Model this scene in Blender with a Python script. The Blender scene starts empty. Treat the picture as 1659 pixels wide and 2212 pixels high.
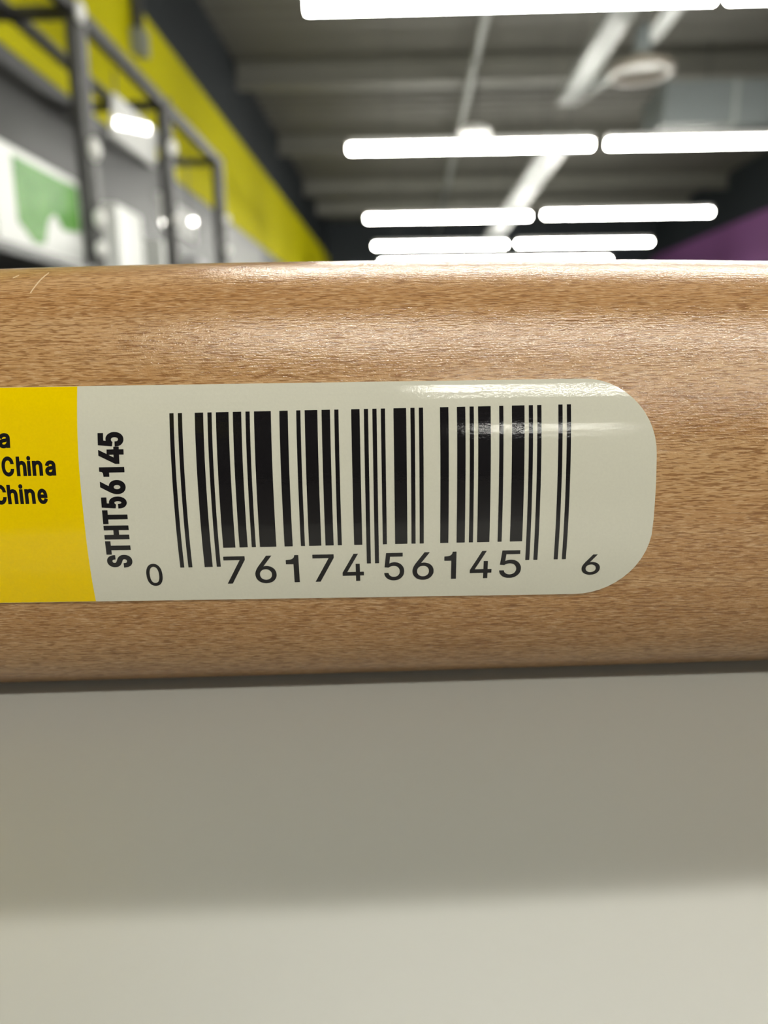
import bpy, bmesh, math, json
from mathutils import Vector, Matrix
from mathutils.geometry import delaunay_2d_cdt

S = bpy.context.scene
COL = S.collection

# ---------------------------------------------------------------- camera
EYE = 1.32                                   # lens height above the shop floor
cam_d = bpy.data.cameras.new('camera')
cam = bpy.data.objects.new('camera', cam_d)
COL.objects.link(cam)
S.camera = cam
cam.matrix_world = Matrix(((0.9994378, 0.0025001, 0.0334333, 0.0),
                           (0.0321847, 0.2077663, -0.9776489, 0.0),
                           (-0.0093905, 0.9781753, 0.2075691, EYE),
                           (0, 0, 0, 1)))
cam_d.sensor_fit = 'VERTICAL'
cam_d.sensor_height = 36.0
cam_d.lens = 24.97
cam_d.clip_start = 0.004
cam_d.clip_end = 100
cam_d.dof.use_dof = True
cam_d.dof.focus_distance = 0.0554
cam_d.dof.aperture_fstop = 24.5

# ---------------------------------------------------------------- world, exposure
w = bpy.data.worlds.new('world')
S.world = w
w.use_nodes = True
w.node_tree.nodes['Background'].inputs[0].default_value = (0.75, 0.85, 1.0, 1)
w.node_tree.nodes['Background'].inputs[1].default_value = 0.0
S.view_settings.view_transform = 'Standard'
S.view_settings.look = 'None'
S.view_settings.exposure = 0.0
S.view_settings.gamma = 1.0
S.view_settings.use_curve_mapping = False
TUBE = 74.0                                  # radiance of the fluorescent tubes
TUBE_COL = (1.0, 0.985, 0.90, 1)


# ---------------------------------------------------------------- helpers
def srgb(r, g, b):
    f = lambda c: (c / 12.92) if c <= 0.04045 else ((c + 0.055) / 1.055) ** 2.4
    return (f(r / 255), f(g / 255), f(b / 255), 1)


def mat(name, col, rough=0.6, metal=0.0, var=0.06, scale=3.0, spec=0.5):
    m = bpy.data.materials.new(name)
    m.use_nodes = True
    nt = m.node_tree
    p = nt.nodes['Principled BSDF']
    p.inputs['Roughness'].default_value = rough
    p.inputs['Metallic'].default_value = metal
    p.inputs['Specular IOR Level'].default_value = spec
    tc = nt.nodes.new('ShaderNodeTexCoord')
    n = nt.nodes.new('ShaderNodeTexNoise')
    n.inputs['Scale'].default_value = scale
    n.inputs['Detail'].default_value = 4
    mx = nt.nodes.new('ShaderNodeMix')
    mx.data_type = 'RGBA'
    mx.inputs[6].default_value = tuple(c * (1 - var) for c in col[:3]) + (1,)
    mx.inputs[7].default_value = tuple(min(1, c * (1 + var)) for c in col[:3]) + (1,)
    nt.links.new(tc.outputs['Object'], n.inputs['Vector'])
    nt.links.new(n.outputs['Fac'], mx.inputs[0])
    nt.links.new(mx.outputs[2], p.inputs['Base Color'])
    return m


def lamp_mat(name, col, k):
    m = bpy.data.materials.new(name)
    m.use_nodes = True
    p = m.node_tree.nodes['Principled BSDF']
    p.inputs['Base Color'].default_value = (0.8, 0.8, 0.8, 1)
    p.inputs['Emission Color'].default_value = col
    p.inputs['Emission Strength'].default_value = k
    return m


def link(name, bm, m, parent=None, smooth=False):
    bmesh.ops.recalc_face_normals(bm, faces=bm.faces[:])
    me = bpy.data.meshes.new(name)
    bm.to_mesh(me)
    bm.free()
    me.materials.append(m)
    if smooth:
        for f in me.polygons:
            f.use_smooth = True
    o = bpy.data.objects.new(name, me)
    COL.objects.link(o)
    if parent:
        o.parent = parent
    return o


def tag(o, label, cat, group=None, kind=None):
    o['label'] = label
    o['category'] = cat
    if group:
        o['group'] = group
    if kind:
        o['kind'] = kind
    return o


def empty(name, loc, label, cat, group=None):
    o = bpy.data.objects.new(name, None)
    o.empty_display_size = 0.05
    COL.objects.link(o)
    o.location = loc
    return tag(o, label, cat, group)


def struct(o):
    o['kind'] = 'structure'
    return o


def box(bm, x0, x1, y0, y1, z0, z1, bev=0.0):
    vs = [bm.verts.new((x, y, z)) for x in (x0, x1) for y in (y0, y1) for z in (z0, z1)]
    fs = [bm.faces.new([vs[i] for i in q]) for q in
          ((0, 1, 3, 2), (4, 6, 7, 5), (0, 4, 5, 1), (2, 3, 7, 6), (0, 2, 6, 4), (1, 5, 7, 3))]
    if bev:
        es = set(e for f in fs for e in f.edges)
        bmesh.ops.bevel(bm, geom=list(es), offset=bev, segments=3, affect='EDGES', profile=0.5)
    return bm


def B(x0, x1, y0, y1, z0, z1, bev=0.0):
    return box(bmesh.new(), x0, x1, y0, y1, z0, z1, bev)


def cyl(bm, p, q, r, n=16, r2=None):
    p, q = Vector(p), Vector(q)
    d = (q - p).normalized()
    a = d.orthogonal().normalized()
    b = d.cross(a)
    r2 = r if r2 is None else r2
    A = [bm.verts.new(p + r * (math.cos(2 * math.pi * i / n) * a + math.sin(2 * math.pi * i / n) * b)) for i in range(n)]
    C = [bm.verts.new(q + r2 * (math.cos(2 * math.pi * i / n) * a + math.sin(2 * math.pi * i / n) * b)) for i in range(n)]
    for i in range(n):
        bm.faces.new((A[i], A[(i + 1) % n], C[(i + 1) % n], C[i]))
    bm.faces.new(A)
    bm.faces.new(C)
    return bm


def CY(p, q, r, n=16, r2=None):
    return cyl(bmesh.new(), p, q, r, n, r2)


def lathe(bm, prof, c, n=32):
    rings = []
    for r, z in prof:
        rings.append([bm.verts.new((c[0] + r * math.cos(2 * math.pi * i / n), c[1] + r * math.sin(2 * math.pi * i / n), c[2] + z)) for i in range(n)])
    for a, b in zip(rings, rings[1:]):
        for i in range(n):
            bm.faces.new((a[i], a[(i + 1) % n], b[(i + 1) % n], b[i]))
    bm.faces.new(rings[0])
    bm.faces.new(rings[-1])
    return bm


# ---------------------------------------------------------------- materials
M_floor = mat('polished concrete', (0.30, 0.29, 0.27, 1), 0.35, var=0.12, scale=0.8)
M_ceil = mat('ribbed steel deck', (0.115, 0.112, 0.094, 1), 0.7, scale=1.5)
M_beam = mat('beam paint', (0.150, 0.148, 0.126, 1), 0.6, scale=1.5)
M_wall = mat('slate grey wall paint', (0.022, 0.027, 0.031, 1), 0.7, var=0.1, scale=0.7, spec=.2)
M_yellow_wall = mat('yellow wall paint', (0.52, 0.48, 0.002, 1), 0.8, var=0.05, scale=1.2, spec=.1)
M_purple_wall = mat('purple wall paint', (0.21, 0.078, 0.225, 1), 0.7, var=0.05, scale=1.2)
M_house = mat('white fixture enamel', (0.75, 0.75, 0.74, 1), 0.5)
M_tube = lamp_mat('lit tube', TUBE_COL, TUBE)
M_dark = mat('dark grey rack steel', (0.055, 0.055, 0.054, 1), 0.38, 0.0, scale=8)
M_black = mat('black shelf lip', (0.012, 0.012, 0.012, 1), 0.4, scale=8)
M_glint = mat('white post glint', (0.9, 0.9, 0.88, 1), 0.12, 0.0, scale=20)  # plain white for the glints on the rack posts
M_white = mat('white carton', (0.78, 0.80, 0.78, 1), 0.45, scale=6)
M_pale = mat('pale grey carton', (0.30, 0.30, 0.31, 1), 0.5, scale=6)
M_tray = mat('galvanised tray', (0.22, 0.235, 0.225, 1), 0.4, 0.0, scale=6)
M_duct = mat('duct paint', (0.11, 0.125, 0.125, 1), 0.5, scale=2)
M_beige = mat('beige plastic', (0.17, 0.15, 0.12, 1), 0.5, scale=6)


def ribs(nt_mat, scale):
    nt = nt_mat.node_tree
    p = nt.nodes['Principled BSDF']
    tc = nt.nodes.new('ShaderNodeTexCoord')
    wv = nt.nodes.new('ShaderNodeTexWave')
    wv.bands_direction = 'Y'
    wv.inputs['Scale'].default_value = scale
    bp = nt.nodes.new('ShaderNodeBump')
    bp.inputs['Strength'].default_value = 0.8
    bp.inputs['Distance'].default_value = 0.05
    nt.links.new(tc.outputs['Object'], wv.inputs['Vector'])
    nt.links.new(wv.outputs['Fac'], bp.inputs['Height'])
    nt.links.new(bp.outputs['Normal'], p.inputs['Normal'])


ribs(M_ceil, 1.1)

# ---------------------------------------------------------------- room shell (metres, z = 0 at the floor)
XL, XR, YB, YF = -2.2, 6.7, 20.6, -13.0
ZC = EYE + 3.77
struct(link('floor', B(XL - .2, XR + .2, YF - .2, YB + .2, -0.1, 0), M_floor))
struct(link('ceiling', B(XL - .2, XR + .2, YF - .2, YB + .2, ZC, ZC + .1), M_ceil))
struct(link('wall_left', B(XL - .2, XL, YF, YB, 0, ZC), M_wall))
struct(link('wall_right', B(XR, XR + .2, YF, YB, 0, ZC), M_wall))
struct(link('wall_back', B(XL, XR, YB, YB + .2, 0, ZC), M_wall))
struct(link('wall_front', B(XL, XR, YF - .2, YF, 0, ZC), M_wall))
struct(link('trim_1', B(XL, XL + .02, YF, YB, EYE + 1.70, EYE + 2.84), M_yellow_wall))
struct(link('trim_0', B(XL, XL + .012, YF, YB, .1, EYE + 1.70), mat('grey lower wall cladding', (0.055, 0.056, 0.058, 1), 0.5, scale=1)))
struct(link('trim_13', B(XL + .012, XL + .018, 8.5, 11.2, .1, EYE + 1.695), mat('wall light painted pale', (0.20, 0.20, 0.195, 1), 0.5, scale=1)))  # paler sheet stands for light falling on the far lower wall
struct(link('trim_2', B(XR - .02, XR, YF, YB, EYE + 1.72, EYE + 2.70), M_purple_wall))


def beam(y):
    bm = bmesh.new()
    z1 = ZC
    z0 = EYE + 3.48
    box(bm, XL, XR, y - .10, y + .10, z0, z0 + .02)
    box(bm, XL, XR, y - .012, y + .012, z0 + .02, z1 - .02)
    box(bm, XL, XR, y - .10, y + .10, z1 - .02, z1)
    return bm


for i, y in enumerate((-8.6, -5.5, -2.4, 0.7, 3.8, 6.95, 10.1, 13.15, 16.2, 18.3)):
    struct(link('trim_%d' % (i + 3), beam(y), M_beam))

# ---------------------------------------------------------------- display shelf that carries the hammer
AX = Vector((-0.0022663, 0.0661905, EYE - 0.0103666))     # middle of the handle
SHELF_Z = AX.z - 0.01880                               # under the handle's middle
TILT = 0.0215                                            # the board rises a little to the right


def shelf_paint():
    m = mat('white powder coat', (0.36, 0.36, 0.33, 1), 0.42, var=0.02, scale=40)
    return m


M_shelf = shelf_paint()
shelf = empty('display_shelf', (0.17, 0.20, 0), 'white painted shop shelf under the wooden handle, filling the bottom', 'shelf')
board = link('shelf_board', B(-.34, .45, -.20, .25, -.03, 0, 0.002), M_shelf, shelf)
board.location = (0, 0, SHELF_Z + TILT * .17)
board.rotation_euler = (0, -TILT, 0)
for sx in (-.28, .41):
    for sy in (-.165, .21):
        link('leg', B(sx - .018, sx + .018, sy - .018, sy + .018, 0, SHELF_Z + TILT * (.17 + sx) - .031), M_shelf, shelf)

# ---------------------------------------------------------------- the hammer (built in millimetres along its handle)
mm = 0.001
hx = Vector((0.9993629, 0.0352972, 0.0052816))
hy = Vector((-0.0352977, 0.9993769, 0.0))
hz = Vector((-0.0052783, -0.0001864, 0.9999861))
hammer = empty('hammer', AX, 'hammer with varnished wooden handle and yellow and white barcode sticker, lying across the white shelf', 'hammer')
hammer.matrix_world = Matrix(((hx.x, hy.x, hz.x, AX.x), (hx.y, hy.y, hz.y, AX.y), (hx.z, hy.z, hz.z, AX.z), (0, 0, 0, 1)))
HA, HN = 12.0, 2.2


def clampu(u):
    return max(-60.0, min(95.0, u))


def b_top(u):
    v = clampu(u)
    return (19.0 - 0.0042 * v - 0.00033 * v * v)


def b_bot(u):
    v = clampu(u)
    t = 19.0 - 0.0165 * v - 0.00004 * v * v
    return t


def depth(u, h):
    b = b_top(u) if h >= 0 else b_bot(u)
    t = min(1.0, abs(h) / b)
    return HA * (1 - t ** HN) ** (1 / HN)


def normal2(u, h):
    e = 0.02
    d = (depth(u, h + e) - depth(u, h - e)) / (2 * e)
    n = Vector((0, -1, -d))
    return n.normalized()


def on(u, h, lift=0.0):
    n = normal2(u, h)
    return (Vector((u, -depth(u, h), h)) + lift * n) * mm


def wood():
    m = bpy.data.materials.new('varnished beech')
    m.use_nodes = True
    nt = m.node_tree
    N, L = nt.nodes, nt.links
    p = N['Principled BSDF']
    tc = N.new('ShaderNodeTexCoord')

    def noise(sc, detail=3, rough=.5, dist=0.0):
        mp = N.new('ShaderNodeMapping')
        mp.inputs['Scale'].default_value = sc
        L.new(tc.outputs['Object'], mp.inputs['Vector'])
        n = N.new('ShaderNodeTexNoise')
        n.inputs['Scale'].default_value = 1.0
        n.inputs['Detail'].default_value = detail
        n.inputs['Roughness'].default_value = rough
        n.inputs['Distortion'].default_value = dist
        L.new(mp.outputs['Vector'], n.inputs['Vector'])
        return n.outputs['Fac']

    def ramp(src, a, b):
        r = N.new('ShaderNodeMapRange')
        r.interpolation_type = 'SMOOTHSTEP'
        r.inputs['From Min'].default_value = a
        r.inputs['From Max'].default_value = b
        L.new(src, r.inputs['Value'])
        return r.outputs['Result']

    def mix(f, a, b):
        x = N.new('ShaderNodeMix')
        x.data_type = 'RGBA'
        for s, v in ((0, f), (6, a), (7, b)):
            if isinstance(v, (tuple, float)):
                x.inputs[s].default_value = v
            else:
                L.new(v, x.inputs[s])
        return x.outputs[2]

    def times(src, k):
        x = N.new('ShaderNodeMath')
        x.operation = 'MULTIPLY'
        L.new(src, x.inputs[0])
        x.inputs[1].default_value = k
        return x.outputs[0]

    def times(src, k):
        x = N.new('ShaderNodeMath')
        x.operation = 'MULTIPLY'
        L.new(src, x.inputs[0])
        x.inputs[1].default_value = k
        return x.outputs[0]

    bands = noise((9, 330, 330), 3, .55, .5)
    tone = noise((70, 1100, 1100), 4, .6)
    base = mix(ramp(bands, .38, .66), WOOD_A, WOOD_B)
    base = mix(times(ramp(tone, .42, .72), .55), base, WOOD_C)
    base = mix(times(ramp(noise((1100, 8200, 8200), 2, .6, .1), .48, .68), .60), base, WOOD_E)
    base = mix(times(ramp(noise((1000, 10400, 10400), 1.5, .5, .1), .50, .62), .80), base, WOOD_D)
    base = mix(times(ramp(noise((160, 4200, 4200), 2.0, .5, .1), .60, .72), .55), base, WOOD_F)
    L.new(base, p.inputs['Base Color'])
    p.inputs['Roughness'].default_value = .38
    p.inputs['Specular IOR Level'].default_value = .12
    p.inputs['Coat Weight'].default_value = .8
    p.inputs['Coat Roughness'].default_value = .12
    p.inputs['Coat IOR'].default_value = 1.6
    h = N.new('ShaderNodeMath')
    h.operation = 'ADD'
    L.new(noise((800, 7400, 7400), 2, .5), h.inputs[0])
    L.new(noise((5200, 6200, 6200), 2, .6), h.inputs[1])
    bp = N.new('ShaderNodeBump')
    bp.inputs['Strength'].default_value = .6
    bp.inputs['Distance'].default_value = 0.000038
    L.new(h.outputs[0], bp.inputs['Height'])
    L.new(bp.outputs['Normal'], p.inputs['Normal'])
    L.new(bp.outputs['Normal'], p.inputs['Coat Normal'])
    return m


WOOD_A = srgb(174, 131, 84)
WOOD_B = srgb(190, 151, 106)
WOOD_C = srgb(162, 117, 70)
WOOD_D = srgb(128, 87, 47)
WOOD_E = srgb(210, 177, 137)
WOOD_F = srgb(116, 75, 38)
M_wood = wood()


def ring(u):
    """closed outline of the handle at one station"""
    n = 144
    pts = []
    for i in range(n):
        t = 2 * math.pi * i / n
        c, s = math.cos(t), math.sin(t)
        b = b_top(u) if s >= 0 else b_bot(u)
        pts.append((-HA * abs(c) ** (2 / HN) * (1 if c >= 0 else -1), b * abs(s) ** (2 / HN) * (1 if s >= 0 else -1)))
    return pts


bm = bmesh.new()
stations = []
u = -262.0
while u < 84:
    stations.append((u, 1.0))
    u += 4.0 if u < -40 else 1.5
for k in range(1, 8):                              # rounded butt end
    a = k / 7 * math.pi / 2
    stations.append((84 + 7 * math.sin(a), 0.62 + 0.38 * math.cos(a)))
prev = None
for u, sc in stations:
    cur = [bm.verts.new(Vector((u, y * sc, z * sc)) * mm) for y, z in ring(u)]
    if prev:
        for i in range(len(cur)):
            bm.faces.new((prev[i], prev[(i + 1) % len(cur)], cur[(i + 1) % len(cur)], cur[i]))
    else:
        bm.faces.new(cur)
    prev = cur
bm.faces.new(prev)
handle = link('handle', bm, M_wood, hammer, True)

# steel head past the left end of the shelf board
M_steel = mat('forged steel', (0.10, 0.10, 0.105, 1), 0.35, 0.9, scale=60)
bm = bmesh.new()
box(bm, -.286, -.240, -.022, .022, -.052, .052, .005)
link('head', bm, M_steel, hammer)


def winding(c, loops):
    n = 0
    for lp in loops:
        for i in range(len(lp)):
            (x0, y0), (x1, y1) = lp[i - 1], lp[i]
            if (y0 <= c.y) != (y1 <= c.y):
                if x0 + (c.y - y0) / (y1 - y0) * (x1 - x0) > c.x:
                    n += 1 if y1 > y0 else -1
    return n


def groups(loops):
    """loops whose boxes overlap are filled together (a glyph and its counters)"""
    out = []
    for lp in loops:
        bb = (min(p[0] for p in lp), max(p[0] for p in lp), min(p[1] for p in lp), max(p[1] for p in lp))
        for g in out:
            c = g[0]
            if bb[0] < c[1] and bb[1] > c[0] and bb[2] < c[3] and bb[3] > c[2]:
                g[1].append(lp)
                g[0] = (min(c[0], bb[0]), max(c[1], bb[1]), min(c[2], bb[2]), max(c[3], bb[3]))
                break
        else:
            out.append([bb, [lp]])
    return [g[1] for g in out]


# -- sticker
def wrap_poly(loops, lift, m, name, parent, cut=0.6, thick=0.0, cutu=3.0):
    """fill flat loops given in (u, h) millimetres, cut them fine and wrap them round the handle"""
    b = bmesh.new()
    for group in groups(loops):
        pts, edges = [], []
        for lp in group:
            k0, n = len(pts), len(lp)
            pts += [Vector((p[0], p[1])) for p in lp]
            edges += [(k0 + i, k0 + (i + 1) % n) for i in range(n)]
        co, _, tris, _, _, _ = delaunay_2d_cdt(pts, edges, [], 0, 1e-6)
        vs = [b.verts.new((c.x, c.y, 0)) for c in co]
        for t in tris:
            c = sum((co[i] for i in t), Vector((0, 0))) / len(t)
            if winding(c, group):
                b.faces.new([vs[i] for i in t])
    bmesh.ops.delete(b, geom=[v for v in b.verts if not v.link_faces], context='VERTS')
    hs = [v.co.y for v in b.verts]
    us = [v.co.x for v in b.verts]
    for axis, lo, hi, st in ((1, min(hs), max(hs), cut), (0, min(us), max(us), cutu)):
        k = math.ceil(lo / st)
        while k * st < hi:
            co = [0, 0, 0]
            no = [0, 0, 0]
            co[axis] = k * st
            no[axis] = 1
            bmesh.ops.bisect_plane(b, geom=b.verts[:] + b.edges[:] + b.faces[:], dist=1e-5, plane_co=co, plane_no=no)
            k += 1
    flat = [(v, v.co.x, v.co.y) for v in b.verts]
    bmesh.ops.recalc_face_normals(b, faces=b.faces[:])
    if b.faces and sum(f.normal.z * f.calc_area() for f in b.faces) < 0:
        bmesh.ops.reverse_faces(b, faces=b.faces[:])
    border = [e for e in b.edges if len(e.link_faces) == 1] if thick else []
    rim = [(e.verts[0], e.verts[1]) for e in border]
    for v, u, h in flat:
        v.co = on(u, h, lift)
    if thick:
        uh = {v: (u, h) for v, u, h in flat}
        low = {}
        for pr in rim:
            for v in pr:
                if v not in low:
                    low[v] = b.verts.new(on(*uh[v], lift - thick))
        for p, q in rim:
            b.faces.new((p, q, low[q], low[p]))
    me = bpy.data.meshes.new(name)
    b.to_mesh(me)
    b.free()
    me.materials.append(m)
    o = bpy.data.objects.new(name, me)
    COL.objects.link(o)
    o.parent = parent
    return o


def film(name, col, grain=0.04):
    """printed glossy vinyl; all inks share the film's fine orange peel"""
    m = bpy.data.materials.new(name)
    m.use_nodes = True
    nt = m.node_tree
    N, L = nt.nodes, nt.links
    p = N['Principled BSDF']
    tc = N.new('ShaderNodeTexCoord')
    n = N.new('ShaderNodeTexNoise')
    n.inputs['Scale'].default_value = 4600
    n.inputs['Detail'].default_value = 3
    n.inputs['Roughness'].default_value = .6
    L.new(tc.outputs['Object'], n.inputs['Vector'])
    g = N.new('ShaderNodeTexNoise')
    g.inputs['Scale'].default_value = 5200
    g.inputs['Detail'].default_value = 2
    L.new(tc.outputs['Object'], g.inputs['Vector'])
    x = N.new('ShaderNodeMix')
    x.data_type = 'RGBA'
    x.inputs[6].default_value = tuple(c * (1 - grain) for c in col[:3]) + (1,)
    x.inputs[7].default_value = tuple(min(1, c * (1 + grain)) for c in col[:3]) + (1,)
    L.new(g.outputs['Fac'], x.inputs[0])
    L.new(x.outputs[2], p.inputs['Base Color'])
    p.inputs['Roughness'].default_value = .05
    p.inputs['Specular IOR Level'].default_value = .45
    bp = N.new('ShaderNodeBump')
    bp.inputs['Strength'].default_value = .48
    bp.inputs['Distance'].default_value = 0.00001
    L.new(n.outputs['Fac'], bp.inputs['Height'])
    L.new(bp.outputs['Normal'], p.inputs['Normal'])
    return m


M_film = film('off-white label film', (0.63, 0.615, 0.515, 1))
M_yellow = film('yellow label ink', (0.82, 0.58, 0.0, 1), .05)
M_ink = film('black label ink', (0.010, 0.009, 0.010, 1), .2)

UL = -78.0
outline = [(UL, 8.82)]
outline += [(u, 8.82) for u in (-60, -40, -23.4, -10, 0, 8, 15.4)]
for k in range(1, 13):
    a = math.pi / 2 * (1 - k / 13)
    outline.append((15.4 + 5.6 * math.cos(a), 3.0 + 5.82 * math.sin(a)))
outline += [(21.0, 3.0), (21.06, 0.5), (21.06, -2.0)]
for k in range(1, 14):
    a = -math.pi / 2 * k / 13
    outline.append((15.3 + 5.76 * math.cos(a), -2.6 + 5.76 * math.sin(a)))
outline += [(u, -8.36) for u in (8, 0, -10, -23.4, -40, -60)] + [(UL, -8.36)]
sticker = wrap_poly([outline], 0.10, M_film, 'sticker', hammer, .5, .11)
sticker['label'] = 'off-white and yellow glossy barcode sticker'
yel = wrap_poly([[(UL, 8.80), (-40, 8.80), (-23.32, 8.80), (-23.40, 3.0), (-23.42, -2.0), (-23.52, -8.34), (-40, -8.34), (UL, -8.34)]],
                0.110, M_yellow, 'yellow_panel', sticker, .5)
yel['label'] = 'yellow printed end of the sticker'

# -- old scratches near the top of the handle
M_scratch = mat('scratched varnish', (0.62, 0.47, 0.30, 1), 0.5, scale=400)
for pts in (((-27.62, 18.02), (-27.52, 17.92), (-27.74, 17.20), (-28.02, 16.10), (-28.12, 16.14), (-27.86, 17.28)),
            ((-29.95, 17.80), (-29.86, 17.72), (-30.18, 17.45), (-30.26, 17.54))):
    wrap_poly([list(pts)], 0.012, M_scratch, 'scratch', handle, .3)['label'] = 'pale scratch in the varnish'

# -- barcode bars
LCODE = ('0001101', '0011001', '0010011', '0111101', '0100011', '0110001', '0101111', '0111011', '0110111', '0001011')
digits = '076174561456'
mods = '101' + ''.join(LCODE[int(c)] for c in digits[:6]) + '01010' + \
       ''.join(''.join('1' if q == '0' else '0' for q in LCODE[int(c)]) for c in digits[6:]) + '101'
U0, MOD, SL = -16.30, 30.69 / 95, 0.0073
loops = []
i = 0
while i < 95:
    if mods[i] == '1':
        j = i
        while j < 95 and mods[j] == '1':
            j += 1
        tall = i < 10 or i >= 85 or 45 <= i < 50
        a, c = U0 + i * MOD, U0 + j * MOD
        lo = -5.33 if tall else -3.74
        loops.append([(a, 6.82 + SL * a), (c, 6.82 + SL * c), (c, lo + SL * c), (a, lo + SL * a)])
        i = j
    else:
        i += 1
wrap_poly(loops, 0.112, M_ink, 'barcode', sticker, .4, cutu=100)

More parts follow.
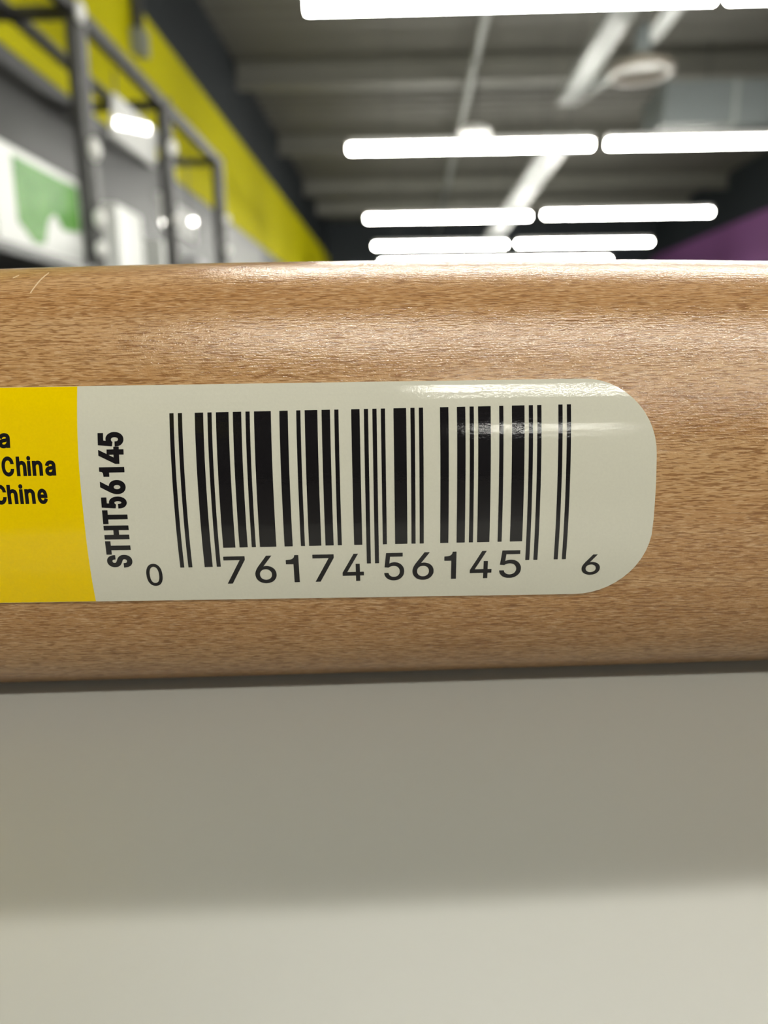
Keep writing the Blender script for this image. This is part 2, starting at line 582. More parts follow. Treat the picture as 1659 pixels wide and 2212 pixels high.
# -- lettering: glyph outlines in thousandths of the type size, cap height 509
GLYPH = json.loads('''{"0":[[[227,-7],[208,-6],[191,-3],[174,1],[158,7],[144,15],[130,24],[117,35],[105,48],[95,62],[85,77],[76,95],[69,113],[62,133],[57,155],[53,178],[50,202],[48,227],[48,254],[48,281],[50,306],[53,330],[57,353],[63,375],[69,395],[77,414],[85,431],[95,447],[106,461],[118,473],[130,484],[144,494],[159,502],[174,508],[191,512],[208,515],[227,516],[245,515],[262,512],[279,508],[295,502],[309,494],[323,484],[336,473],[348,461],[358,447],[368,431],[377,414],[384,395],[391,375],[396,353],[400,330],[403,306],[405,281],[405,254],[405,227],[403,202],[400,178],[396,155],[391,133],[384,113],[377,95],[368,77],[359,62],[348,48],[336,35],[323,24],[310,15],[295,7],[279,1],[263,-3],[245,-6]],[[227,50],[239,50],[250,52],[261,56],[271,60],[281,66],[290,74],[299,82],[306,92],[313,103],[320,116],[325,129],[330,144],[334,160],[338,176],[340,194],[342,213],[343,233],[344,254],[343,275],[342,295],[340,314],[338,332],[334,349],[330,365],[325,380],[320,393],[313,405],[306,416],[299,426],[290,435],[281,443],[271,449],[261,453],[250,457],[239,459],[227,460],[214,459],[203,457],[192,453],[182,449],[172,443],[163,435],[155,426],[147,416],[140,405],[134,393],[128,380],[123,365],[119,349],[115,332],[113,314],[111,295],[110,275],[109,254],[110,233],[111,213],[113,194],[115,176],[119,160],[123,144],[128,129],[134,116],[140,103],[147,92],[155,82],[163,74],[172,66],[182,60],[192,56],[203,52],[214,50]]],"1":[[[175,0],[175,352],[0,352],[0,420],[90,425],[150,440],[190,470],[205,509],[280,509],[280,0]]],"2":[[[64,0],[64,47],[234,229],[244,239],[252,248],[261,257],[268,266],[276,274],[282,282],[288,290],[294,298],[299,305],[303,312],[307,320],[311,327],[314,334],[316,341],[318,348],[319,356],[320,364],[320,371],[320,380],[319,389],[317,397],[315,405],[311,412],[308,419],[303,425],[298,431],[293,436],[287,441],[280,445],[273,449],[266,452],[258,455],[250,457],[241,458],[233,459],[224,460],[214,459],[205,458],[196,457],[188,454],[180,451],[172,447],[165,443],[159,438],[153,433],[148,427],[143,420],[139,413],[135,406],[132,398],[130,390],[128,381],[127,372],[127,362],[66,362],[66,377],[68,391],[71,405],[75,418],[80,430],[86,442],[94,453],[102,464],[111,473],[121,482],[131,489],[143,496],[155,502],[168,507],[182,511],[196,513],[210,515],[225,516],[240,515],[254,513],[268,511],[281,507],[294,502],[306,497],[317,490],[328,482],[337,474],[346,465],[354,456],[361,445],[367,434],[372,423],[376,411],[379,398],[380,386],[381,372],[381,363],[380,354],[378,345],[377,336],[374,327],[371,318],[367,309],[363,299],[357,290],[351,280],[344,269],[336,259],[327,247],[317,235],[306,223],[294,209],[281,195],[267,180],[153,60],[153,57],[389,57],[389,0]]],"3":[[[218,-7],[203,-6],[188,-5],[173,-3],[159,1],[146,5],[133,10],[120,16],[108,22],[98,30],[88,38],[78,47],[70,57],[63,68],[57,79],[52,91],[48,104],[45,118],[44,132],[109,132],[110,123],[112,115],[115,107],[118,100],[122,93],[126,87],[132,81],[137,76],[144,71],[150,66],[158,63],[165,59],[173,56],[182,54],[191,52],[200,51],[209,50],[219,50],[229,50],[239,51],[248,53],[258,55],[266,57],[275,61],[283,65],[291,69],[297,74],[304,80],[309,86],[315,93],[319,100],[323,108],[325,116],[328,125],[329,135],[329,145],[329,154],[328,163],[326,172],[323,180],[320,188],[316,196],[311,204],[306,211],[299,217],[292,223],[284,229],[275,234],[265,238],[254,241],[242,244],[229,246],[216,247],[201,248],[157,248],[157,299],[288,448],[288,452],[70,452],[70,509],[372,509],[372,461],[211,278],[211,289],[230,290],[247,290],[264,288],[279,286],[294,281],[308,276],[321,269],[333,262],[344,253],[354,244],[363,234],[371,222],[378,211],[383,198],[387,186],[391,173],[392,159],[393,145],[392,130],[390,116],[387,103],[383,90],[377,78],[370,66],[362,55],[354,45],[344,36],[333,27],[321,19],[309,12],[295,7],[281,2],[266,-2],[251,-5],[235,-6]]],"4":[[[40,105],[40,158],[247,509],[311,509],[109,166],[109,163],[413,163],[413,105]],[[282,0],[282,121],[282,146],[282,318],[343,318],[343,0]]],"5":[[[221,-7],[206,-6],[192,-5],[178,-2],[165,1],[152,6],[140,11],[128,17],[118,25],[108,32],[99,41],[90,50],[83,60],[76,71],[71,82],[66,93],[63,105],[61,118],[60,130],[122,130],[123,123],[125,115],[127,108],[130,102],[134,95],[138,89],[143,83],[148,78],[154,73],[160,68],[166,64],[173,60],[181,57],[188,54],[196,52],[204,51],[213,50],[221,50],[231,50],[241,51],[250,53],[259,56],[268,60],[276,64],[284,69],[291,75],[298,82],[304,89],[309,96],[314,104],[318,113],[322,122],[324,131],[326,141],[327,152],[328,162],[327,173],[326,183],[324,193],[321,203],[318,212],[314,221],[309,229],[303,237],[297,244],[290,251],[283,257],[275,262],[266,267],[257,270],[248,273],[238,275],[228,276],[218,277],[209,277],[201,276],[192,275],[184,273],[176,271],[167,268],[159,265],[152,262],[145,258],[139,255],[133,250],[128,246],[67,253],[96,509],[366,509],[366,452],[151,452],[134,301],[136,301],[142,306],[148,311],[155,315],[162,318],[170,322],[178,325],[186,328],[194,330],[203,331],[212,333],[220,333],[229,334],[241,333],[252,332],[263,330],[274,328],[284,325],[294,321],[303,316],[313,311],[321,306],[330,299],[338,293],[345,285],[352,277],[358,269],[364,260],[370,251],[374,241],[379,231],[383,221],[386,210],[388,199],[390,187],[391,175],[391,163],[390,147],[388,132],[385,117],[381,102],[376,89],[369,76],[361,63],[352,52],[343,41],[332,32],[321,23],[309,15],[296,8],[282,3],[268,-1],[253,-4],[237,-6]]],"6":[[[226,-7],[211,-6],[196,-4],[182,-1],[168,3],[155,8],[142,15],[130,22],[119,31],[109,40],[100,51],[92,62],[84,74],[78,87],[73,101],[69,115],[66,130],[64,146],[64,162],[64,174],[65,187],[68,199],[71,212],[75,226],[80,239],[86,253],[93,268],[102,285],[112,302],[124,321],[137,340],[252,509],[322,509],[151,261],[145,261],[148,266],[151,270],[154,275],[157,279],[161,284],[165,288],[169,292],[174,295],[179,299],[184,302],[190,304],[196,307],[202,309],[208,311],[214,312],[221,313],[228,314],[235,314],[250,314],[265,312],[278,309],[291,305],[304,301],[316,295],[327,288],[337,280],[346,271],[355,262],[363,251],[370,240],[375,228],[380,215],[384,201],[387,187],[388,173],[389,157],[388,142],[387,127],[384,112],[379,98],[374,85],[368,73],[360,61],[352,50],[343,39],[333,30],[322,22],[310,14],[298,8],[284,3],[271,-2],[257,-4],[242,-6]],[[226,48],[236,49],[245,50],[254,52],[263,55],[271,58],[279,63],[286,68],[293,73],[299,79],[304,86],[310,93],[314,101],[318,110],[322,119],[324,128],[326,137],[327,147],[327,157],[327,168],[326,178],[324,187],[322,196],[318,205],[314,213],[310,221],[304,228],[299,235],[293,241],[286,247],[279,251],[271,256],[263,259],[254,262],[245,264],[236,265],[226,265],[217,265],[207,264],[198,262],[190,259],[182,256],[174,252],[166,247],[160,241],[153,235],[148,229],[143,222],[138,214],[134,206],[131,197],[128,188],[126,179],[125,169],[125,158],[125,148],[126,138],[128,128],[131,119],[134,110],[138,102],[143,94],[148,86],[153,79],[160,73],[166,68],[174,63],[182,58],[190,55],[198,52],[207,50],[217,49]]],"7":[[[97,0],[323,448],[323,452],[62,452],[62,509],[391,509],[391,449],[165,0]]],"8":[[[226,-7],[210,-6],[193,-5],[178,-2],[163,1],[149,6],[136,11],[123,18],[111,25],[101,33],[91,42],[82,51],[74,62],[67,73],[62,84],[57,96],[54,109],[53,122],[52,135],[52,146],[53,156],[55,166],[58,176],[61,186],[65,195],[70,204],[75,212],[81,220],[87,228],[94,235],[101,241],[109,247],[117,252],[125,256],[134,260],[143,263],[153,265],[153,267],[141,271],[129,276],[119,282],[109,289],[101,298],[93,308],[86,319],[80,330],[76,342],[73,354],[71,367],[70,380],[71,393],[73,405],[75,417],[79,429],[84,439],[90,450],[98,460],[106,469],[114,477],[124,485],[134,492],[146,498],[158,503],[170,508],[184,511],[197,514],[212,515],[226,516],[241,515],[255,514],[269,511],[282,508],[294,503],[306,498],[317,492],[328,485],[337,477],[346,469],[354,460],[361,450],[368,439],[373,429],[377,417],[379,405],[381,393],[382,380],[381,367],[379,354],[376,342],[372,330],[366,319],[359,308],[351,298],[343,289],[333,282],[323,276],[312,271],[300,267],[300,265],[310,263],[319,260],[327,256],[335,252],[343,247],[351,241],[358,235],[365,228],[372,220],[377,212],[383,204],[387,195],[391,186],[395,176],[397,166],[399,156],[400,146],[401,135],[400,122],[398,109],[395,96],[391,84],[385,73],[378,62],[371,51],[362,42],[352,33],[341,25],[329,18],[317,11],[303,6],[289,1],[275,-2],[259,-5],[243,-6]],[[226,49],[237,49],[248,50],[258,52],[267,54],[276,57],[285,60],[293,64],[300,69],[307,74],[313,79],[318,85],[323,91],[327,98],[331,106],[333,113],[335,121],[336,130],[337,139],[336,148],[335,157],[333,165],[330,173],[327,181],[322,189],[317,196],[312,202],[305,208],[298,213],[291,218],[283,223],[274,227],[265,230],[256,232],[247,234],[237,235],[226,235],[216,235],[206,234],[196,232],[187,230],[178,227],[169,223],[161,218],[154,213],[147,208],[140,202],[135,196],[130,189],[125,181],[122,173],[119,165],[117,157],[116,148],[115,139],[116,130],[117,121],[119,113],[121,106],[125,98],[129,91],[134,85],[139,79],[145,74],[152,69],[159,64],[167,60],[176,57],[185,54],[195,52],[205,50],[215,49]],[[226,290],[235,290],[244,291],[252,292],[260,294],[267,297],[274,300],[281,304],[287,308],[293,313],[298,318],[303,324],[307,330],[311,337],[314,344],[316,351],[318,359],[319,367],[319,376],[319,384],[318,392],[316,399],[314,407],[311,414],[308,420],[303,426],[299,432],[294,437],[288,442],[282,446],[275,449],[268,453],[260,455],[252,457],[244,459],[235,460],[226,460],[217,460],[208,459],[200,457],[192,455],[185,453],[177,449],[171,446],[164,442],[159,437],[153,432],[149,426],[145,420],[141,414],[138,407],[136,399],[134,392],[133,384],[133,376],[133,367],[134,359],[136,351],[138,344],[141,337],[145,330],[149,324],[154,318],[159,313],[165,308],[171,304],[178,300],[185,297],[193,294],[201,292],[209,291],[217,290]]],"9":[[[226,516],[242,515],[256,513],[271,510],[285,506],[298,501],[310,494],[322,486],[333,478],[343,468],[352,458],[360,447],[368,434],[374,421],[380,408],[384,393],[387,378],[388,363],[389,347],[388,335],[387,322],[385,309],[382,296],[378,283],[373,270],[367,256],[359,240],[350,224],[340,207],[328,188],[315,168],[200,0],[130,0],[301,248],[307,248],[305,243],[302,238],[299,234],[295,229],[292,225],[287,221],[283,217],[278,214],[273,210],[268,207],[263,204],[257,202],[251,200],[245,198],[238,196],[232,195],[225,195],[218,195],[203,195],[188,197],[175,199],[161,203],[149,208],[137,214],[126,221],[116,229],[106,237],[98,247],[90,258],[83,269],[77,281],[72,294],[68,307],[66,321],[64,336],[64,352],[64,367],[66,382],[69,397],[73,411],[78,424],[85,436],[92,448],[101,459],[110,469],[120,479],[131,487],[143,494],[155,501],[168,506],[182,510],[196,513],[211,515]],[[226,460],[217,460],[207,459],[199,457],[190,454],[182,450],[174,446],[167,441],[160,435],[154,429],[148,423],[143,415],[138,407],[134,399],[131,390],[129,381],[127,372],[126,362],[125,352],[126,341],[127,331],[129,322],[131,313],[134,304],[138,295],[143,288],[148,280],[154,274],[160,268],[167,262],[174,257],[182,253],[190,250],[199,247],[207,245],[217,244],[226,243],[236,244],[245,245],[254,247],[263,249],[271,253],[279,257],[286,262],[293,267],[299,273],[305,280],[310,287],[314,295],[318,303],[322,312],[324,321],[326,330],[327,340],[327,350],[327,361],[326,371],[324,381],[322,390],[318,399],[314,407],[310,415],[305,422],[299,429],[293,435],[286,441],[279,446],[271,450],[263,454],[254,457],[245,459],[236,460]]],"S":[[[224,-9],[206,-8],[188,-7],[172,-4],[156,-1],[142,4],[128,9],[114,16],[102,23],[91,31],[81,40],[72,50],[64,60],[57,71],[51,83],[46,96],[42,109],[40,122],[38,137],[104,137],[106,127],[108,118],[110,110],[114,102],[118,95],[123,88],[129,82],[136,76],[142,71],[150,66],[158,62],[166,59],[175,56],[185,53],[194,52],[204,50],[214,49],[224,49],[235,49],[246,50],[257,52],[267,54],[277,57],[286,60],[295,64],[303,69],[311,74],[317,79],[324,85],[329,92],[334,99],[338,106],[341,114],[344,122],[345,130],[346,139],[345,147],[344,154],[342,161],[340,168],[336,174],[332,179],[327,184],[322,189],[316,193],[310,197],[303,201],[296,205],[288,208],[280,211],[272,214],[263,217],[254,220],[245,222],[184,239],[163,246],[145,253],[128,260],[112,269],[98,279],[86,289],[76,301],[67,313],[60,326],[56,341],[53,356],[52,372],[53,387],[54,400],[58,413],[62,425],[68,437],[75,448],[83,458],[92,468],[102,476],[113,484],[125,491],[138,498],[151,503],[165,508],[180,511],[195,514],[211,515],[227,516],[244,515],[259,514],[275,511],[289,508],[303,503],[316,498],[329,491],[340,484],[351,476],[360,468],[369,459],[377,449],[384,438],[390,427],[394,415],[398,403],[400,391],[401,378],[337,378],[335,390],[332,402],[326,412],[320,421],[312,430],[302,437],[291,444],[280,449],[267,453],[254,456],[240,458],[225,459],[214,458],[204,457],[194,456],[185,454],[176,451],[167,448],[159,444],[152,440],[145,435],[139,430],[134,424],[129,418],[125,412],[121,405],[118,398],[117,391],[115,383],[115,376],[115,367],[117,359],[119,352],[122,345],[126,339],[131,334],[136,328],[142,324],[148,319],[155,315],[162,311],[169,308],[177,305],[184,302],[191,300],[198,297],[205,295],[212,293],[264,279],[272,277],[279,275],[287,272],[295,270],[303,267],[312,264],[320,260],[328,256],[336,252],[344,248],[351,243],[359,238],[366,232],[372,226],[379,220],[384,213],[390,205],[395,198],[399,189],[402,180],[405,171],[407,161],[408,150],[408,139],[408,125],[406,112],[403,99],[399,87],[393,75],[386,64],[379,53],[370,43],[360,34],[349,25],[337,17],[323,11],[309,5],[294,0],[278,-4],[261,-7],[243,-8]]],"T":[[[32,452],[32,509],[417,509],[417,452],[257,452],[257,0],[193,0],[193,452]]],"H":[[[60,0],[60,509],[125,509],[125,289],[392,289],[392,509],[457,509],[457,0],[392,0],[392,232],[125,232],[125,0]]],"C":[[[267,-7],[246,-6],[225,-3],[205,1],[186,7],[168,15],[150,25],[134,36],[119,49],[104,63],[92,79],[80,96],[70,115],[61,135],[53,157],[48,179],[44,203],[41,228],[40,254],[41,280],[44,305],[48,329],[53,352],[61,373],[70,393],[80,412],[92,429],[104,445],[119,459],[134,472],[150,484],[168,493],[186,501],[205,508],[225,512],[246,515],[267,516],[280,515],[293,514],[305,513],[317,511],[329,508],[340,504],[351,500],[362,496],[373,490],[383,485],[393,478],[402,471],[411,464],[419,456],[427,447],[435,438],[441,428],[448,418],[454,408],[459,397],[463,385],[467,373],[470,361],[473,348],[408,348],[406,357],[404,365],[401,373],[397,380],[394,388],[389,395],[385,401],[380,407],[375,413],[369,418],[363,424],[357,428],[351,433],[344,437],[337,440],[330,444],[323,446],[315,449],[308,451],[300,453],[292,454],[284,455],[276,456],[267,456],[252,455],[237,453],[223,450],[209,445],[196,439],[184,432],[172,424],[161,414],[150,403],[141,391],[133,378],[125,364],[118,348],[113,332],[109,314],[106,295],[104,275],[103,254],[104,233],[106,213],[109,194],[113,177],[119,160],[125,145],[133,130],[141,117],[151,105],[161,94],[172,85],[184,76],[196,69],[210,63],[223,59],[237,56],[252,54],[267,53],[276,53],[284,54],[292,55],[300,56],[308,58],[315,60],[323,62],[330,65],[337,69],[344,72],[351,76],[357,81],[363,85],[369,90],[375,96],[380,102],[385,108],[389,114],[394,121],[397,128],[401,136],[404,144],[406,152],[408,160],[473,160],[470,148],[467,135],[463,124],[459,112],[454,101],[448,91],[442,81],[435,71],[428,62],[420,53],[411,45],[402,38],[393,31],[383,24],[373,19],[363,13],[352,9],[341,5],[329,1],[317,-2],[305,-4],[293,-6],[280,-7]]],"h":[[[114,227],[114,0],[53,0],[53,509],[114,509],[114,287],[102,287],[109,304],[116,319],[124,332],[132,344],[142,354],[152,362],[163,369],[175,374],[187,379],[200,382],[213,384],[227,384],[240,384],[252,383],[264,380],[275,377],[285,373],[295,369],[305,363],[313,356],[321,349],[328,340],[335,331],[341,321],[346,310],[350,298],[353,285],[355,271],[357,256],[357,240],[357,0],[296,0],[296,235],[295,249],[293,263],[290,275],[286,286],[280,296],[273,304],[265,312],[256,318],[246,323],[235,326],[223,328],[210,329],[201,329],[192,328],[184,326],[176,324],[168,321],[161,317],[154,313],[147,308],[141,303],[136,297],[131,290],[126,283],[122,275],[119,266],[117,257],[115,248],[114,237]]],"i":[[[53,0],[53,379],[114,379],[114,0]],[[84,443],[78,443],[73,444],[67,446],[63,448],[58,451],[54,455],[50,459],[47,463],[44,468],[43,472],[42,478],[41,483],[42,489],[43,494],[44,499],[47,504],[50,508],[54,512],[58,516],[63,518],[67,521],[73,522],[78,523],[84,524],[89,523],[95,522],[100,521],[105,518],[110,516],[114,512],[118,508],[121,504],[123,499],[125,494],[126,489],[126,483],[126,478],[125,472],[123,468],[121,463],[118,459],[114,455],[110,451],[105,448],[100,446],[95,444],[89,443]]],"n":[[[114,227],[114,0],[53,0],[53,379],[112,379],[112,287],[102,287],[109,304],[116,319],[124,332],[132,344],[142,354],[152,362],[163,369],[175,374],[187,379],[200,382],[213,384],[227,384],[240,384],[252,383],[264,380],[275,377],[285,373],[295,369],[304,363],[313,356],[321,349],[328,340],[335,331],[341,321],[346,310],[350,298],[353,285],[355,271],[357,256],[357,240],[357,0],[296,0],[296,235],[295,249],[293,263],[290,275],[286,286],[280,296],[273,304],[265,312],[256,318],[246,323],[235,326],[223,328],[210,329],[201,329],[192,328],[184,326],[176,324],[168,321],[161,317],[154,313],[147,308],[141,303],[136,297],[131,290],[126,283],[122,275],[119,266],[117,257],[115,248],[114,237]]],"e":[[[212,-8],[194,-8],[177,-5],[161,-2],[145,3],[131,9],[117,16],[104,25],[92,35],[82,46],[72,58],[63,71],[56,85],[49,100],[44,116],[40,132],[37,150],[35,168],[34,187],[35,206],[36,224],[39,242],[44,258],[49,274],[55,290],[63,304],[71,317],[81,329],[91,340],[103,350],[115,359],[128,367],[142,373],[157,378],[172,382],[188,384],[205,384],[216,384],[226,383],[236,382],[246,380],[256,377],[266,374],[275,370],[285,366],[294,361],[303,355],[311,348],[319,341],[327,333],[334,324],[341,315],[347,305],[352,294],[357,282],[361,269],[365,256],[368,242],[370,227],[371,211],[371,194],[371,169],[75,169],[75,221],[338,221],[310,202],[309,214],[308,226],[307,237],[304,248],[301,259],[298,269],[293,278],[288,286],[283,294],[277,301],[270,308],[263,314],[255,319],[246,323],[237,326],[227,328],[216,330],[205,330],[194,330],[183,328],[173,326],[164,323],[155,319],[146,313],[138,308],[131,301],[125,294],[119,286],[114,278],[109,270],[105,260],[102,251],[99,241],[97,231],[96,221],[96,211],[96,178],[96,164],[98,151],[100,139],[102,127],[106,116],[110,106],[116,97],[121,88],[128,80],[135,73],[143,67],[151,61],[160,57],[169,53],[179,50],[190,48],[201,47],[212,46],[220,46],[227,47],[234,48],[241,49],[247,51],[254,53],[260,55],[265,58],[271,61],[276,65],[281,68],[285,73],[290,77],[294,82],[297,88],[300,93],[303,99],[306,105],[365,91],[362,81],[358,72],[353,63],[348,55],[342,47],[335,39],[328,32],[320,26],[311,19],[302,14],[293,9],[283,4],[272,1],[261,-3],[249,-5],[237,-7],[225,-8]]],"a":[[[160,-9],[148,-8],[137,-7],[126,-5],[115,-3],[104,1],[94,5],[85,10],[76,15],[68,22],[60,29],[54,36],[48,45],[42,54],[38,63],[35,73],[32,84],[31,96],[30,108],[31,118],[32,128],[34,138],[36,146],[39,154],[43,161],[48,168],[53,174],[58,179],[64,184],[71,189],[78,193],[85,197],[92,200],[100,203],[108,206],[117,209],[125,211],[134,213],[143,214],[152,216],[161,217],[169,219],[178,220],[234,227],[241,228],[247,229],[252,230],[257,231],[262,233],[265,235],[268,237],[271,240],[273,243],[274,246],[275,250],[276,255],[276,257],[275,264],[275,272],[273,279],[272,285],[269,291],[267,297],[263,302],[260,307],[256,311],[251,315],[246,319],[240,322],[234,325],[227,327],[220,329],[212,330],[204,331],[196,331],[187,331],[178,330],[171,329],[163,327],[156,325],[149,322],[143,319],[137,316],[132,313],[127,309],[122,305],[118,301],[114,296],[110,292],[107,288],[104,283],[102,278],[100,274],[41,291],[46,302],[51,313],[57,322],[64,331],[71,339],[79,346],[87,352],[95,358],[104,364],[114,368],[123,372],[133,375],[143,378],[153,380],[163,382],[173,383],[184,384],[194,384],[201,384],[208,384],[215,383],[223,382],[231,381],[239,379],[247,377],[255,375],[263,372],[271,369],[278,365],[286,360],[293,355],[300,350],[306,343],[312,336],[317,329],[322,320],[327,311],[330,301],[333,290],[335,278],[336,265],[337,251],[337,0],[277,0],[277,52],[272,52],[270,47],[267,43],[264,38],[260,34],[256,29],[252,25],[247,20],[242,16],[236,12],[229,8],[223,4],[215,1],[207,-2],[199,-4],[190,-6],[181,-7],[170,-8]],[[170,45],[181,46],[192,47],[202,49],[211,51],[220,55],[228,59],[235,63],[242,68],[248,74],[254,80],[259,86],[263,93],[267,100],[270,108],[272,115],[274,122],[275,130],[276,138],[276,190],[274,188],[272,187],[270,186],[267,184],[263,183],[259,182],[255,181],[251,180],[246,179],[241,178],[236,177],[231,176],[200,171],[175,168],[168,167],[161,166],[154,164],[147,163],[141,161],[134,159],[128,156],[122,153],[117,150],[112,147],[108,143],[103,139],[100,135],[97,130],[95,124],[93,118],[92,112],[92,105],[92,99],[93,93],[94,87],[96,82],[99,77],[102,72],[105,68],[109,64],[114,61],[119,57],[124,55],[130,52],[136,50],[142,48],[149,47],[156,46],[163,46]]]}''')
CAP = 509.0


def glyph(ch, x0, x1, base, top, bold=0.0):
    """loops of one character fitted between x0 and x1, baseline to cap top, in mm"""
    g = GLYPH[ch]
    xs = [p[0] for lp in g for p in lp]
    lo, hi = min(xs), max(xs)
    sx = (x1 - x0 - 2 * bold) / (hi - lo)
    sy = (top - base - 2 * bold) / CAP
    out = []
    for lp in g:
        q = [Vector(((p[0] - lo) * sx + x0 + bold, p[1] * sy + base + bold)) for p in lp]
        if bold:
            r = []
            n = len(q)
            for i in range(n):
                a, b, c = q[i - 1], q[i], q[(i + 1) % n]
                d1, d2 = b - a, c - b
                if d1.length < 1e-6 or d2.length < 1e-6:
                    r.append(b)
                    continue
                d1.normalize()
                d2.normalize()
                n1, n2 = Vector((-d1.y, d1.x)), Vector((-d2.y, d2.x))
                k = n1 + n2
                f = max(0.45, 1 + n1.dot(n2))
                r.append(b + BOLD_SIGN * k * (bold / f))
            q = r
        out.append([(v.x, v.y) for v in q])
    return out


BOLD_SIGN = 1.0


def line(chars, base, top, bold=0.0, slope=0.0):
    lp = []
    for ch, a, c in chars:
        for l in glyph(ch, a, c, base, top, bold):
            lp.append([(x, y + slope * x) for x, y in l])
    return lp


def text(name, chars, base, top, bold=0.0, slope=0.0, turn=None):
    lps = line(chars, base, top, bold, slope)
    if turn is not None:                     # reads upwards: text x runs up the label, text y points to the left
        lps = [[(turn(x, y)) for x, y in l] for l in lps]
    return wrap_poly(lps, 0.114, M_ink, name, sticker, .35, cutu=100)


text('barcode_digits', [('7', -12.82, -11.12), ('6', -10.38, -8.68), ('1', -7.88, -6.86), ('7', -5.75, -4.06), ('4', -3.40, -1.70),
                        ('5', -0.07, 1.53), ('6', 2.19, 3.88), ('1', 4.72, 5.68), ('4', 6.78, 8.51), ('5', 9.13, 10.86)],
     -6.83, -4.48, .032, SL)
text('barcode_digits', [('0', -19.08, -17.80)], -6.86, -4.98, .03, SL)
text('barcode_digits', [('6', 15.72, 17.18)], -6.72, -4.98, .03, SL)
hh = lambda y: 5.33 - (y - 934) * 0.03688
text('model_number', [(c, hh(a), hh(b)) for c, a, b in
                      (('S', 1224, 1195), ('T', 1194, 1164), ('H', 1160, 1129.5), ('T', 1126, 1096), ('5', 1092.5, 1067), ('6', 1062, 1032),
                       ('1', 1025, 1005), ('4', 998.5, 963), ('5', 962.5, 933))], 0.0, 1.95, .115,
     turn=lambda x, y: (-19.98 + 0.018 * x - y, x))
text('origin_lettering', [('a', -29.46, -28.56)], 4.28, 5.72, .075)
text('origin_lettering', [('C', -29.35, -28.40), ('h', -28.22, -27.45), ('i', -27.40, -27.10), ('n', -27.00, -26.20), ('a', -26.02, -25.20)],
     2.12, 3.62, .075)
text('origin_lettering', [('C', -30.15, -29.22), ('h', -29.14, -28.34), ('i', -28.22, -27.90), ('n', -27.80, -26.99), ('e', -26.82, -26.05)],
     -0.06, 1.46, .075)

# ---------------------------------------------------------------- ceiling strip lights
ZL = EYE + 2.08


def strip(x0, y, label):
    L = 2.40
    e = empty('ceiling_light', (x0 + L / 2, y, ZL - .05), label, 'ceiling light', 'strip lights hung in rows under the roof')
    bm = bmesh.new()
    box(bm, -L / 2, L / 2, -.045, .045, .062, .115, .006)
    link('housing', bm, M_house, e)
    bm = bmesh.new()
    n = 20
    A = []
    for sx in (-L / 2 + .01, L / 2 - .01):
        A.append([bm.verts.new((sx, .040 * math.cos(math.pi * 2 * i / n), .03 + .033 * math.sin(math.pi * 2 * i / n))) for i in range(n)])
    for i in range(n):
        bm.faces.new((A[0][i], A[0][(i + 1) % n], A[1][(i + 1) % n], A[1][i]))
    bm.faces.new(A[0])
    bm.faces.new(A[1])
    link('tube', bm, M_tube, e, False)
    for s in (-.8, .8):
        link('hanger', CY((s, 0, .11), (s, 0, ZC - ZL + .05), .003, 8), M_dark, e)
    return e


strip(-0.60, 4.73, 'left strip light of the nearest ceiling row, cut by the top of the photo')
strip(1.87, 4.73, 'right strip light of the nearest ceiling row, just inside the top right corner')
strip(-0.58, 7.63, 'left strip light of the second ceiling row, level with the white cable tray end')
strip(1.965, 7.63, 'right strip light of the second ceiling row, running off the right edge')
strip(-0.60, 11.15, 'left strip light of the third ceiling row')
strip(1.99, 11.07, 'right strip light of the third ceiling row, ending above the purple wall')
strip(-0.60, 13.72, 'left strip light of the fourth ceiling row, just above the wooden handle')
strip(2.0, 13.70, 'right strip light of the fourth ceiling row, ending beside the purple wall')
strip(-0.57, 15.95, 'left strip light of the farthest ceiling row, half hidden by the wooden handle')
strip(1.88, 15.95, 'right strip light of the farthest ceiling row, half hidden by the wooden handle')
strip(-0.60, 1.57, 'left strip light over the hammer shelf, above the top of the photo')
strip(1.89, 1.57, 'right strip light over the hammer shelf, above the top of the photo')
strip(-0.60, -1.45, 'left strip light just behind the viewer, mirrored as a broad sheen on the handle')
strip(1.89, -1.45, 'right strip light just behind the viewer, beside the one over the aisle')
strip(0.40, -4.2, 'strip light farther behind the viewer, mirrored along the top of the sticker')
strip(2.88, -4.2, 'strip light farther behind the viewer, on the right of its row')
strip(1.85, -11.2, 'strip light farthest behind the viewer, mirrored across the barcode')

# ---------------------------------------------------------------- display rack on the left
RX, RB, RZ = -1.57, -1.87, EYE + 1.63
rack = empty('display_rack', (RX, 4.9, 0), 'dark grey steel display rack with tall posts along the yellow wall', 'rack')
O = Vector((RX, 4.9, 0))


def rbox(name, x0, x1, y0, y1, z0, z1, m, bev=0.004):
    return link(name, B(x0 - O.x, x1 - O.x, y0 - O.y, y1 - O.y, z0, z1, bev), m, rack)


PY = (2.47, 3.72, 4.97, 6.30)
for y in PY:
    link('post', CY((0, y - O.y, 0), (0, y - O.y, RZ + .03), .048, 28), M_dark, rack, False)
    rbox('crossbar', XL + .02, RX, y - .025, y + .025, RZ - .03, RZ + .02, M_dark)
rbox('top_rail', RX - .03, RX + .03, PY[0], PY[-1], RZ - .03, RZ + .03, M_dark)
rbox('top_rail', RB - .025, RB + .025, PY[0], PY[-1], RZ - .03, RZ + .02, M_dark)
for z in (EYE + .46, EYE - .05, EYE - .55, EYE - 1.1):
    rbox('shelf', XL + .03, RX + .02, PY[0], PY[-1], z - .03, z, M_dark)
    rbox('shelf_lip', RX + .02, RX + .035, PY[0], PY[-1], z - .035, z + .005, M_black, 0.002)


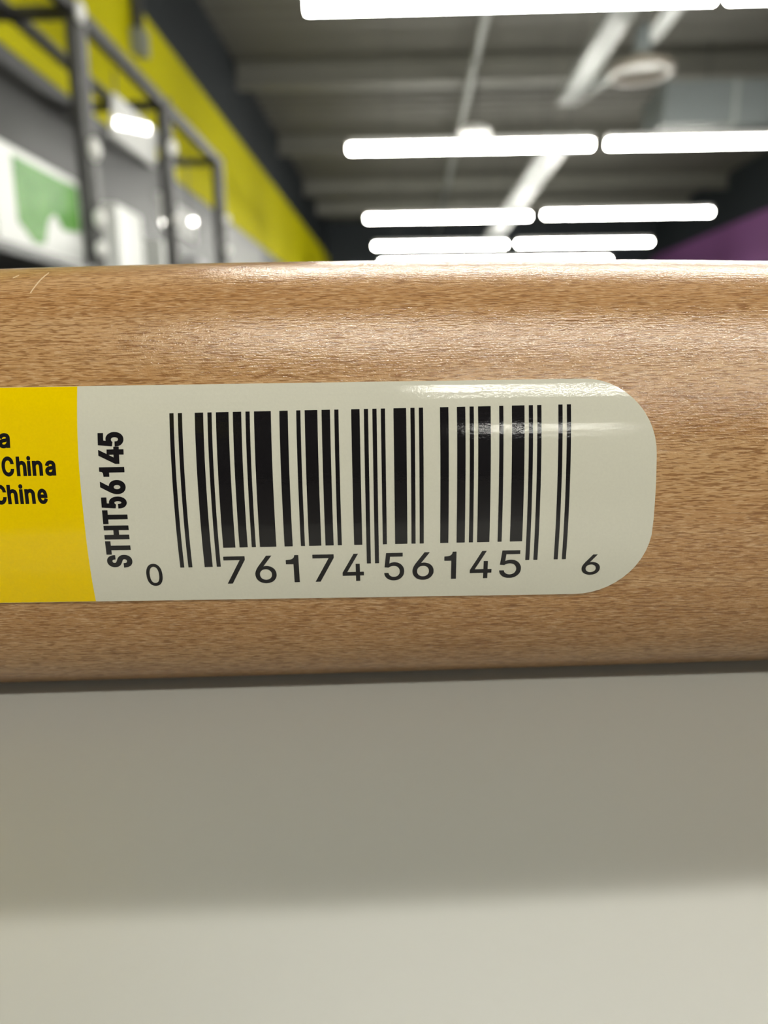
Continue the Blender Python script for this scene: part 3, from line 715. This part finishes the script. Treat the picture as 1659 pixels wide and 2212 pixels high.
def glint_ball(x, y, z, r, rz):  # white ball added where light glints on a post
    bm = bmesh.new()
    k = 8
    prof = [(max(1e-4, r * math.sin(math.pi * i / k)), -rz * math.cos(math.pi * i / k)) for i in range(k + 1)]
    lathe(bm, prof, (x - O.x, y - O.y, z), 20)
    link('post_glint', bm, M_glint, rack, True)['label'] = 'white ball standing in for a light glint on a post'


for y, z, r, rz in ((3.69, 1.02, .032, .055), (3.68, .70, .03, .045), (3.67, .555, .03, .04), (4.93, 1.36, .032, .05),
                    (4.93, .92, .032, .035), (6.30, 1.18, .034, .034), (6.29, .93, .034, .034), (3.66, 1.60, .025, .05)):
    glint_ball(RX + .055, y, EYE + z, r, rz)

# goods on the rack's upper shelf
SZ = EYE + .46
gb = empty('product_box', (-1.70, 3.30, SZ), 'white carton with a large green printed picture on the rack at left', 'box')
link('carton', B(-.11, .10, -.40, .37, 0, .41, .006), M_white, gb)
M_green = bpy.data.materials.new('green print')
M_green.use_nodes = True
nt = M_green.node_tree
tc = nt.nodes.new('ShaderNodeTexCoord')
nz = nt.nodes.new('ShaderNodeTexNoise')
nz.inputs['Scale'].default_value = 5
cr = nt.nodes.new('ShaderNodeValToRGB')
cr.color_ramp.elements[0].position = .35
cr.color_ramp.elements[0].color = (0.035, 0.22, 0.004, 1)
cr.color_ramp.elements[1].position = .65
cr.color_ramp.elements[1].color = (0.12, 0.34, 0.05, 1)
nt.links.new(tc.outputs['Object'], nz.inputs['Vector'])
nt.links.new(nz.outputs['Fac'], cr.inputs['Fac'])
nt.links.new(cr.outputs['Color'], nt.nodes['Principled BSDF'].inputs['Base Color'])


def panel(name, pts, x, m, parent, t=.002):
    """flat print on the carton's aisle side, outline in (y, z)"""
    bm = bmesh.new()
    f = [bm.verts.new((x + t, a, c)) for a, c in pts]
    g = [bm.verts.new((x, a, c)) for a, c in pts]
    bm.faces.new(f)
    bm.faces.new(g)
    n = len(pts)
    for i in range(n):
        bm.faces.new((f[i], f[(i + 1) % n], g[(i + 1) % n], g[i]))
    return link(name, bm, m, parent)


panel('green_picture', [(-.24, .375), (.34, .375), (.34, .17), (.16, .15), (.09, .21), (.02, .17), (-.03, .06), (-.12, .05), (-.24, .12)],
      .1005, M_green, gb)['label'] = 'green printed picture'

for (x0, x1, y0, y1, h, m, lab) in (
        (-2.0, -1.66, 4.28, 4.68, .44, M_white, 'white carton standing between the two nearer rack posts'),
        (-1.95, -1.70, 3.96, 4.14, .32, M_white, 'small white carton just right of the green picture carton'),
        (-2.0, -1.70, 5.15, 5.46, .38, M_white, 'white carton standing just past the second rack post'),
        (-1.86, -1.62, 5.75, 6.05, .34, M_pale, 'small grey carton standing before the farthest rack post')):
    cx, cy = (x0 + x1) / 2, (y0 + y1) / 2
    c = empty('product_box', (cx, cy, SZ), lab, 'box')
    link('carton', B(x0 - cx, x1 - cx, y0 - cy, y1 - cy, 0, h, .006), m, c)
    link('tape_strip', B(-.02, .02, y0 - cy + .01, y1 - cy - .01, h, h + .001), M_beige, c)

M_gloss = mat('glossy white laminate', (0.80, 0.81, 0.80, 1), 0.03, scale=4)


def hung_box(x, y0, y1, z0, z1, lean, lab):
    """glossy board hung by two rods from the rack's top rails"""
    e = empty('hanging_panel', (x, (y0 + y1) / 2, z0), lab, 'panel')
    L = (y1 - y0) / 2
    c = link('panel_board', B(-.03, 0, -L, L, 0, z1 - z0, .003), M_gloss, e)
    c.rotation_euler = (0, lean, 0)
    for q in (-L * .7, L * .7):
        link('hang_rod', CY((-.015, q, z1 - z0 - .01), (-.015, q, RZ - z0 - .02), .005, 8), M_dark, e)
    return e


hung_box(-1.62, 4.24, 4.90, EYE + 1.235, EYE + 1.455, math.radians(6.0), 'upper glossy white panel hung in the rack, mirroring a bright ceiling tube')
hung_box(-1.72, 5.25, 6.10, EYE + .95, EYE + 1.17, 0.0, 'lower glossy white panel hung in the rack, past the second post')

# ---------------------------------------------------------------- services under the roof
tray = empty('cable_tray', (1.80, 11.6, EYE + 2.5), 'pale metal cable tray slanting down the ceiling between the light rows', 'cable tray')
bm = bmesh.new()
box(bm, -.16, .16, -2.66, 9.5, -.01, .01)
box(bm, -.16, -.145, -2.66, 9.5, .01, .07)
box(bm, .145, .16, -2.66, 9.5, .01, .07)
link('tray_channel', bm, M_tray, tray)
for y in (-2.2, 1.0, 4.2, 7.4):
    link('hanger', CY((-.15, y, .06), (-.15, y, ZC - EYE - 2.5), .005, 8), M_dark, tray)
    link('hanger', CY((.15, y, .06), (.15, y, ZC - EYE - 2.5), .005, 8), M_dark, tray)
tr2 = empty('cable_tray', (1.60, 5.9, EYE + 2.5), 'short bright cable tray piece below the nearest ceiling light row', 'cable tray')
bm = bmesh.new()
box(bm, -.09, .09, -1.3, 1.95, -.01, .012)
box(bm, -.09, -.075, -1.3, 1.95, .012, .07)
box(bm, .075, .09, -1.3, 1.95, .012, .07)
link('tray_channel', bm, M_tray, tr2)
link('end_elbow', CY((.30, 1.2, .03), (.06, 1.93, .03), .05, 16), M_tray, tr2)
for y in (-.9, 1.4):
    link('hanger', CY((0, y, .012), (0, y, ZC - EYE - 2.5), .005, 8), M_dark, tr2)
st = empty('light_rail', (2.10, 6.2, EYE + 2.7), 'short pale rail hung right of the ceiling speaker', 'rail')
link('rail', B(-.07, .07, -.75, .75, -.02, .03, .004), M_tray, st)
for y in (-.5, .5):
    link('hanger', CY((0, y, .03), (0, y, ZC - EYE - 2.7), .005, 8), M_dark, st)

sp = empty('ceiling_speaker', (1.90, 6.45, EYE + 2.31), 'round beige hanging speaker beside the pale cable tray', 'speaker')
bm = bmesh.new()
lathe(bm, [(.02, .10), (.07, .10), (.10, .06), (.19, .03), (.25, .0), (.262, -.03), (.25, -.05), (.215, -.045), (.20, -.02), (.02, -.02)], (0, 0, 0), 40)
link('dish', bm, M_beige, sp, True)
link('neck', CY((0, 0, .09), (0, 0, .30), .075, 20, .055), M_duct, sp)
link('drop_rod', CY((0, 0, .29), (0, 0, ZC - EYE - 2.31), .012, 10), M_dark, sp)

pipe = tag(link('conduit', CY((.80, 3, EYE + 3.43), (.80, 20.4, EYE + 3.43), .045, 16), M_tray),
           'thin grey conduit running along the ceiling toward the back wall', 'pipe')
pk = empty('sensor', (0.69, 7.85, EYE + 2.25), 'small pale round sensor above the second row of lights', 'sensor')
bm = bmesh.new()
lathe(bm, [(.02, .06), (.10, .055), (.155, .02), (.16, -.03), (.02, -.035)], (0, 0, 0), 28)
link('dome', bm, M_house, pk, True)
link('drop_rod', CY((0, 0, .055), (0, 0, ZC - EYE - 2.25), .008, 8), M_dark, pk)
du = empty('air_duct', (4.9, 9.3, EYE + 2.55), 'large grey rectangular air duct under the roof at right', 'duct')
link('duct_body', B(-2.0, 1.78, -.4, .4, .05, .50, .01), M_duct, du)
for x in (-1.2, 0, 1.2):
    link('flange', B(x - .02, x + .02, -.42, .42, .03, .52, .004), M_tray, du)
    link('hanger', CY((x, .44, .04), (x, .44, ZC - EYE - 2.55), .008, 8), M_dark, du)

drop = empty('junction_box', (XL + .07, 6.25, EYE + 2.5), 'small pale junction box under a dark drop pipe at the top of the yellow wall', 'junction box')
link('box_body', B(-.05, .06, -.07, .07, -.09, .09, .01), M_tray, drop)
link('drop_pipe', CY((0, 0, .08), (0, 0, ZC - EYE - 2.5), .045, 14), M_dark, drop)
